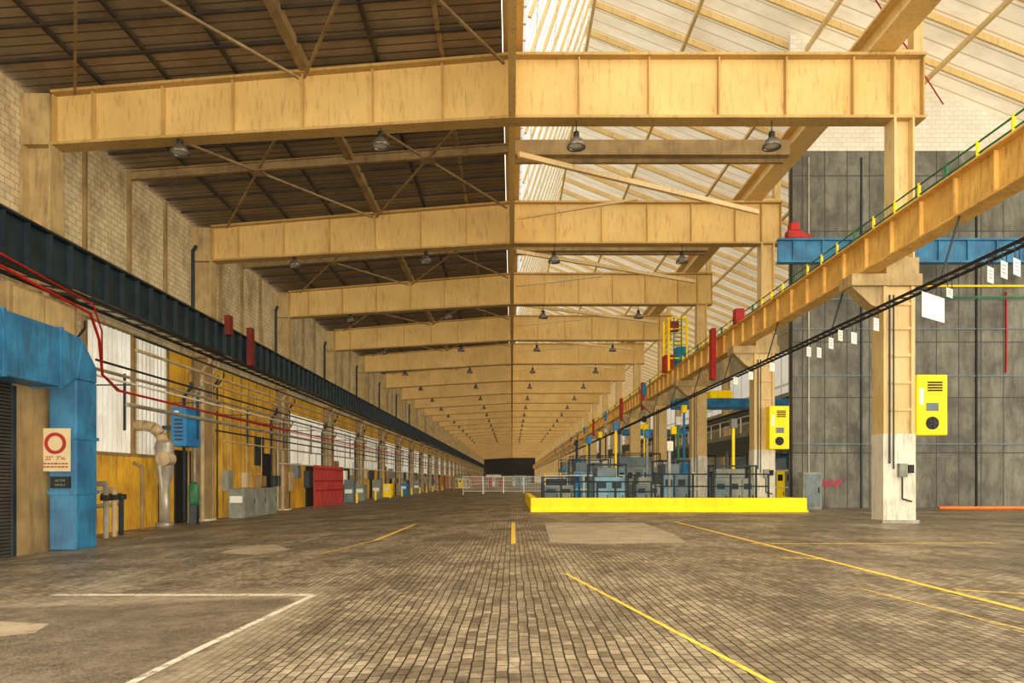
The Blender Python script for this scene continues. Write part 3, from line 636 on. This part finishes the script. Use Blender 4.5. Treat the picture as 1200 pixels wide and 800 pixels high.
# ---------------------------------------------------------------- right equipment
def yunit(x,y,z,w=1.15,h=2.25):
    u=thing('yellow_control_unit',(x+w/2,y,z),'yellow box heater unit with black grille and round fan','heater unit','yellow heater units on columns')
    M().box(x,x+w,y,y+.6,z,z+h).obj('unit_body',YEL,parent=u,bevel=.04)
    m=M()
    for k in range(4): m.box(x+.4,x+w-.2,y-.02,y,z+h-.32-k*.1,z+h-.26-k*.1)
    m.obj('vent_grille',BLACK,parent=u)
    cx=x+w*.5; cz=z+.45
    M().cyl((cx,y-.03,cz),(cx,y,cz),.24,n=20).obj('fan_ring',BLACK,parent=u)
    m=M()
    for k in range(5):
        a=k*2*math.pi/5; m.bar((cx,y-.05,cz),(cx+.2*math.cos(a),y-.05,cz+.2*math.sin(a)),.05,.015,up=(0,1,0))
    m.obj('fan_blade',DARK,parent=u)
    M().box(x+.1,x+.25,y-.02,y,z+h-1.1,z+h-.5).obj('warning_label',SIGN,parent=u)
    M().box(x+.35,x+.8,y-.02,y,z+.9,z+1.2).obj('control_panel',GREYB,parent=u)
    return u
yunit(15.0,25.3,E+1.65)
yunit(14.3,YN(1)-1.15,E+1.7,w=1.1,h=2.4)
for Yd,z0,z1,mt in ((43,6.3,9.5,RED),(39.3,9.0,9.8,RED),(66,6.8,9.4,RED),(79,6.8,9.4,RED),(106,6.8,9.4,RED)):
    M().box(12.5 if z0<9 else 12.8,12.78 if z0<9 else 13.3,Yd-.3,Yd+.3,E+z0,E+z1).obj('crane_stop',mt,label='red steel crane stop plate on the ochre runway girder',cat='crane stop',group='red crane stops',bevel=.02)
for n in range(2,14):
    y=YN(n)
    M().box(12.5,12.78,y-.9,y-.42,E+8.0,E+9.2).obj('blue_box',BLUEB,label='bright blue equipment box beside a column',cat='equipment box',group='blue boxes by the columns',bevel=.02) if n%2 else M().box(12.95,13.45,y-.9,y-.42,.02,E+1.2).obj('blue_box',BLUEB,label='bright blue equipment box beside a column',cat='equipment box',group='blue boxes by the columns',bevel=.02)
    M().box(14.0,14.7,y-1.1,y-.62,.02,E+.8+(n%3)*.5).obj('control_box',(YEL,GREY,WHITE)[n%3],label='control box standing low beside a column',cat='equipment box',group='control boxes on the columns',bevel=.02)
cb=thing('crane_bridge',(21,35.5,E+11.2),'blue overhead crane bridge beam in front of the grey partition','overhead crane')
m=M(); m.box(13.75,32,35.3,35.4,E+11.3,E+12.35).box(13.75,32,35.15,35.55,E+11.2,E+11.3).box(13.75,32,35.15,35.55,E+12.35,E+12.45)
for k in range(12): m.box(14.5+1.5*k,14.56+1.5*k,35.2,35.5,E+11.3,E+12.35)
m.obj('bridge_beam',BLUE,parent=cb)
M().box(14.2,15.0,35.1,35.6,E+12.45,E+12.85).box(14.35,14.8,35.1,35.6,E+12.85,E+13.25).box(15,15.4,35.15,35.5,E+12.45,E+12.7).obj('drive_motor',RED,parent=cb,bevel=.04)
tw=thing('crane_access_tower',(13.6,57,E+9),'yellow ladder tower with red and blue crane gear','crane gear')
m=M()
for x in (12.9,14.4):
    for y in (56.2,58): m.box(x-.08,x+.08,y-.08,y+.08,E+8.95,E+13.4)
for z in (10,11.2,12.4,13.3): m.box(12.9,14.4,56.15,56.25,E+z-.06,E+z+.06).box(12.9,13.0,56.2,58,E+z-.06,E+z+.06)
m.obj('tower_frame',YEL,parent=tw)
m=M()
for k in range(13): m.box(13.3,13.9,56.0,56.06,E+9.1+k*.32,E+9.16+k*.32)
m.box(13.25,13.32,56,56.06,E+9,E+13.3).box(13.88,13.95,56,56.06,E+9,E+13.3); m.obj('ladder',GREEN,parent=tw)
M().box(12.6,13.4,56.3,57.4,E+8.95,E+10.3).obj('motor_box',RED,parent=tw,bevel=.03); M().box(13.6,14.6,56.3,57.4,E+9.0,E+11.0).obj('control_box',BLUEB,parent=tw,bevel=.03)
M().box(13.2,13.8,56.4,57,E+12.3,E+13.1).obj('warning_lamp',RED,parent=tw)
for Y in (62,100):
    a=thing('aisle_crane',(22,Y,E+6.6),'blue twin-beam crane across the side aisle','overhead crane','side aisle cranes')
    M().box(14.95,27.95,Y,Y+.6,E+6.6,E+7.4).obj('bridge_beam',BLUE,parent=a); M().box(14.95,27.95,Y+1.8,Y+2.4,E+6.6,E+7.4).obj('bridge_beam',BLUE,parent=a)
    M().box(18,20,Y-.1,Y+2.5,E+7.4,E+8.1).obj('trolley',YEL,parent=a,bevel=.05)
a0=None
for n in range(1,18):
    if a0 is None:
        y=YN(1)+1.2; m=M(); hcol(m,29.0,29.95,y-.4,y+.4,0,E+19.0); a0=m.obj('aisle_column',TANM,label='tan steel column at the side aisle wall',cat='column',group='columns of the side aisle wall')
    else: clone(a0,(0,DY*(n-1),0))
M().box(28.2,28.26,40,300,E+7.2,E+8.4).box(28,28.5,40,300,E+7.1,E+7.2).box(28,28.5,40,300,E+8.4,E+8.5).obj('aisle_girder',DARK,label='dark steel crane runway girder in the side aisle',cat='crane girder')
pf=thing('mezzanine_platform',(22.5,70,0),'grey steel mezzanine platform with railing in the side aisle','platform')
M().box(16.2,27.8,46,92,E+3.0,E+3.3).obj('deck',GREY,parent=pf)
for x in (16.4,22,27.6):
    for y in (46.4,58,70,82,91.6): M().box(x-.12,x+.12,y-.12,y+.12,0,E+3.0).obj('support_post',GREYB,parent=pf)
for z in (3.9,4.4): M().cyl((16.25,46,E+z),(16.25,92,E+z),.035,n=6).cyl((16.25,46.05,E+z),(27.8,46.05,E+z),.035,n=6).obj('rail',WHITE,parent=pf)
for i in range(20): M().cyl((16.25,46.1+2.4*i,E+3.3),(16.25,46.1+2.4*i,E+4.4),.04,n=6).obj('rail_post',WHITE,parent=pf)
yb=thing('yellow_barrier',(7.8,34.2,0),'bright yellow low steel barrier around the machine pit','barrier')
M().box(.93,14.7,34.0,34.35,0,.70).obj('front_rail',YEL,parent=yb,bevel=.03)
M().box(.93,1.28,34.35,48,0,.68).obj('side_rail',YEL,parent=yb,bevel=.03)
M().box(14.35,14.7,34.35,37,0,.68).obj('side_rail',YEL,parent=yb,bevel=.03)
M().box(.93,14.7,33.85,34.0,0,.1).obj('kick_strip',YEL,parent=yb)
def railing(x0,x1,y,h=1.7,step=1.3,mat=DARK,z=0,lab='dark tubular safety railing behind the yellow barrier',mids=(.5,1)):
    r=thing('safety_railing',((x0+x1)/2,y,z),lab,'railing','safety railings around the machines')
    m=M()
    for q in mids: m.cyl((x0,y,z+q*h),(x1,y,z+q*h),.04,n=6)
    m.obj('rail',mat,parent=r)
    k=int((x1-x0)/step)
    for i in range(k+1): 
        x=x0+(x1-x0)*i/k; M().cyl((x,y,z),(x,y,z+h),.055,n=6).obj('post',mat,parent=r)
railing(1.6,7.2,35.2,1.5,.9,mids=(.33,.66,1)); railing(7.6,13.6,36.2,1.9,.9,mids=(.33,.66,1)); railing(2.2,13.0,46.5,1.9,mat=WHITE,lab='white tubular safety railing between the machines')
railing(3,12.8,62,2.2,mat=YEL,lab='yellow tubular safety railing between the machines'); railing(15.8,29,45,2.2,mat=WHITE,lab='white tubular safety railing in the side aisle')
def machine(x0,x1,y0,y1,h,mats,lab):
    e=thing('machine_enclosure',((x0+x1)/2,(y0+y1)/2,0),lab,'machine','machine enclosures by the columns')
    M().box(x0+.1,x1-.1,y0+.1,y1-.1,0.0,h*.7).obj('machine_base',mats[0],parent=e,bevel=.03)
    m=M()
    for x in (x0,x1-.09):
        for y in (y0,y1-.09): m.box(x,x+.09,y,y+.09,0,h)
    m.box(x0,x1,y0,y0+.07,h-.07,h).box(x0,x1,y1-.07,y1,h-.07,h).box(x0,x0+.07,y0,y1,h-.07,h).box(x1-.07,x1,y0,y1,h-.07,h)
    m.obj('frame',DARK,parent=e)
    n=max(1,int((x1-x0)/.7)); w=(x1-x0-.2)/n
    for k in range(n):
        a=x0+.1+k*w
        p=M().box(a+.04,a+w-.04,y0+.04,y0+.1,.12,h*.66).obj('door',(mats[1],mats[0],mats[2])[k%3],parent=e,bevel=.01)
        M().box(a+w-.16,a+w-.11,y0,y0+.04,.5,.75).obj('handle',BLACK,parent=p)
        M().box(a+.12,a+w-.2,y0+.01,y0+.04,h*.45,h*.58).obj('window_slot',DARK,parent=p)
    M().box(x0+.3,x1-.5,y0+.5,y1-.3,h*.7,h*.92).obj('machine_top',mats[2],parent=e,bevel=.05)
machine(4.5,6.4,38,41,2.5,(BLUEP,BLUEP,GREYB),'pale blue boxed machine with dark frame')
machine(7.0,8.6,39,41.5,1.9,(GREY,GREYB,GREY),'low grey machine cabinet with dark frame')
machine(9.0,10.7,41,44,2.8,(GREYB,BLUEP,GREYB),'blue-grey machine cage with dark posts')
machine(11.0,13.4,37.3,38.4,2.4,(GREY,GREYB,GREY),'grey machine with pale doors and dark frame')
machine(1.9,3.9,42,44.5,1.8,(GREY,GREYB,DARK),'slate grey machine cabinet with frame')
machine(4.6,7.4,52,56,3.2,(BLUEP,BLUEB,GREYB),'blue machine housing near the columns')
machine(8.6,12.2,56,60,3.8,(GREY,BLUEP,GREYB),'grey and blue machine housing near the columns')
machine(7.6,11.6,72,77,4.2,(GREYB,BLUEB,WHITE),'pale blue machine housing near the columns')
machine(8,12,90,96,4.8,(WHITE,BLUEP,BLUEB),'white and blue machine housing near the columns')
machine(8,12,112,118,5,(BLUEP,BLUEB,GREY),'pale blue machine housing near the columns')
machine(16.5,20,48,52,3.4,(GREY,YEL,GREYB),'yellow and grey machine housing in the side aisle')
machine(21,26,52,57,3.8,(BLUEP,GREY,BLUEB),'blue and grey machine housing in the side aisle')
machine(17,21.5,72,78,4.2,(GREYB,BLUEB,GREY),'blue and slate machine housing in the side aisle')
for k,(x,y,h,mt) in enumerate(((12.9,39.8,4.6,YEL),(10.95,45,5.2,GREEN),(7.6,50,5.2,YEL),(12.6,50,6.5,BLUEB),(12.4,64,7,YEL),(12.2,78,8,RED),(8.8,38.2,3.2,GALV),(9.6,48.5,4.6,GALV),(8.2,63.5,5.5,DARK),(10.4,66,6,BLUEB),(9,82,6,YEL),(11.8,86,7.5,DARK),(5.6,49.5,4.2,DARK),(11.4,48.2,4.8,DARK),(6.4,68,5,DARK),(9.6,100,8,DARK))):
    b_=thing('column_stand',(x,y,0),'slender steel stand with a box on top beside the machines','stand','slender stands by the machines')
    M().box(x-.07,x+.07,y-.07,y+.07,.05,h).obj('stand_post',mt,parent=b_); M().box(x-.25,x+.25,y-.25,y+.25,0,.05).obj('foot_plate',DARK,parent=b_)
    M().box(x-.18,x+.18,y-.2,y+.2,h,h+.55).obj('stand_box',(GREY,WHITE,BLUEB,YEL,DARK)[k%5],parent=b_,bevel=.02)
c=thing('electrical_cabinet',(16.2,37.2,0),'pale grey floor cabinet standing before the partition','cabinet')
M().box(15.7,16.7,36.8,37.4,0,2.0).obj('cabinet_body',GREY,parent=c,bevel=.02); d=M().box(15.78,16.62,36.77,36.8,.15,1.9).obj('door',GREYB,parent=c); M().box(16.5,16.55,36.73,36.77,.9,1.2).obj('handle',BLACK,parent=d)
m=M(); pts=[]
for k in range(40):
    px=960+26*k/39; py=566+4*math.sin(k*1.3)+2*math.sin(k*.5); pts.append(tuple(W(px,py,38.18)))
m.pipe(pts,.02,n=5); m.obj('graffiti_scrawl',PINK,label='pink spray paint scrawl on the grey partition',cat='graffiti')
M().cyl(tuple(W(1100,595,36.0)),(24.5,36.0,.11),.1,n=10).cyl((24.5,36,.11),(31,36,.11),.1,n=10).obj('orange_tube',ORNG,label='orange tube lying on the floor before the partition',cat='tube')
for px,mt in ((928,BLACK),(948,GALV),(1010,DARK),(1145,BLACK),(1180,RED)):
    a=W(px,182,38.1); M().box(a.x-.035,a.x+.035,38.1,38.21,0 if px!=1180 else E+6,E+18.0 if px!=1180 else E+10.5).obj('vertical_conduit',mt,label='thin vertical conduit on the grey partition',cat='conduit',group='conduits on the partition')
for py,mt in ((335,YEL),(348,GREEN)):
    z=W(1100,py,37.9).z; pp=thing('partition_pipe',(28,37.9,z),'thin coloured pipe crossing the grey partition','pipe','pipes on the partition')
    M().cyl((23,37.9,z),(33,37.9,z),.06,n=6).obj('pipe_run',mt,parent=pp)
    M().box(23.5,23.6,37.9,38.2,z-.1,z+.1).obj('pipe_clip',DARK,parent=pp)
for py in (350,385,440,520):
    z=W(1100,py,38.1).z; M().box(15.7,40,38.12,38.21,z-.03,z+.03).obj('wall_batten',GREYB,label='horizontal grey batten fixed across the partition',cat='batten',group='battens on the partition')
def fence(x0,x1,y,mat=SIGN):
    f=thing('mesh_fence_panel',((x0+x1)/2,y,0),'pale temporary mesh fence panel standing across the hall','fence','temporary fence panels')
    h=2.0; z=min(fz(x0),fz(x1))
    M().cyl((x0,y,z),(x0,y,h),.05,n=6).cyl((x1,y,z),(x1,y,h),.05,n=6).cyl((x0,y,h),(x1,y,h),.04,n=6).cyl((x0,y,.2),(x1,y,.2),.04,n=6).obj('fence_frame',mat,parent=f)
    m=M(); n=12
    for k in range(1,n): 
        x=x0+(x1-x0)*k/n; m.box(x-.015,x+.015,y-.015,y+.015,.2,h)
    for k in range(1,4): m.box(x0,x1,y-.015,y+.015,.2+k*.45-.015,.2+k*.45+.015)
    m.obj('fence_mesh',mat,parent=f)
for k in range(6): fence(-6+2.5*k,-3.6+2.5*k,84+(k%2)*.6,SIGN)
for k in range(4): fence(-14+2.3*k,-11.9+2.3*k,110,RED if k%2 else GALV)
machine(-6,-2,150,156,3,(RED,GREY,WHITE),'red and grey machine far down the hall'); machine(0,4,170,178,3,(BLUEP,WHITE,GREY),'pale blue machine far down the hall'); machine(-11,-8,130,134,2.6,(YEL,GREY,GREY),'yellow and grey machine far down the hall')
# ---------------------------------------------------------------- floor markings
def line(p,q,w,mat,lab,nm='floor_marking',g='painted floor lines'):
    a=hit(*p); b=hit(*q); d=(b-a); d.z=0; d.normalize(); s=Vector((-d.y,d.x,0))*w/2
    P=[]
    for c,sg_ in ((a,-1),(a,1),(b,1),(b,-1)):
        v=c+s*sg_; P.append((v.x,v.y,fz(v.x)+.004))
    M().poly(P).obj(nm,mat,label=lab,cat='floor marking',group=g)
yl='worn yellow painted line on the block paving'
line((905,640),(1230,722.5),.12,LINEY,yl); line((790,611),(905,640),.12,LINEY,yl); line((601.5,612),(601.5,637),.12,LINEY,yl)
line((440,633),(487,614),.14,LINEY,yl); line((663,672),(910,803),.06,LINEY,yl); line((1120,691),(1210,696),.1,LINEF,yl)
line((880,637),(1170,636),.18,LINEF,yl); line((1010,690),(1240,748),.06,LINEF,yl); line((372,650),(440,633),.1,LINEF,yl); line((915,653),(960,655),.2,LINEF,yl)
wl='worn white painted line on the asphalt edge'
line((62,697),(365,697),.17,LINEW,wl); line((368,697),(240,757),.10,LINEW,wl); line((240,757),(148,803),.10,LINEW,wl)
def patch(pp,lab,mat=CONC):
    P=[]
    for p in pp: v=hit(*p); P.append((v.x,v.y,v.z+.003))
    M().poly(P).obj('floor_patch',mat,label=lab,cat='floor patch')
patch([(645,636),(700,637),(806,636),(790,626),(752,612),(690,613),(638,612)],'pale smooth concrete patch in the paving')
patch([(255,648),(300,650),(340,644),(325,638),(290,639)],'pale smooth concrete patch in the paving')
patch([(-20,748),(40,742),(58,731),(-20,727)],'pale smooth concrete patch in the asphalt')
# ---------------------------------------------------------------- light
w=bpy.data.worlds.new('world'); scene.world=w; w.use_nodes=True
bg=w.node_tree.nodes['Background']; bg.inputs[0].default_value=(1.0,0.93,0.79,1); bg.inputs[1].default_value=2.3
def sun(name,d,s,c):
    l=bpy.data.lights.new(name,'SUN'); l.energy=s; l.color=c; l.angle=math.radians(20); l.specular_factor=0.3
    l.use_shadow=False
    try: l.cycles.cast_shadow=False
    except Exception: pass
    o=bpy.data.objects.new(name,l); col.objects.link(o); o.rotation_euler=Vector(d).to_track_quat('-Z','Y').to_euler(); o.location=(0,-5,10)
sun('skylight_fill',(-.8,.25,-.5),1.3,(1,.94,.80))  # added fill sun without shadows, passes through the roof onto wall and floor
sun('bounce_fill',(.42,.82,.24),1.05,(1,.92,.77))  # shadowless fill added in place of bounce, brightens beam faces and ceiling
cam=bpy.data.cameras.new('camera'); co=bpy.data.objects.new('camera',cam); col.objects.link(co)
co.location=(0,0,EYE); co.rotation_euler=(math.pi/2,0,0); cam.lens=24; cam.sensor_width=36; cam.shift_y=0.135; cam.clip_end=700
scene.camera=co
scene.view_settings.view_transform='Standard'
for lk in ('Medium High Contrast','High Contrast'):
    try:
        scene.view_settings.look=lk; break
    except Exception: pass
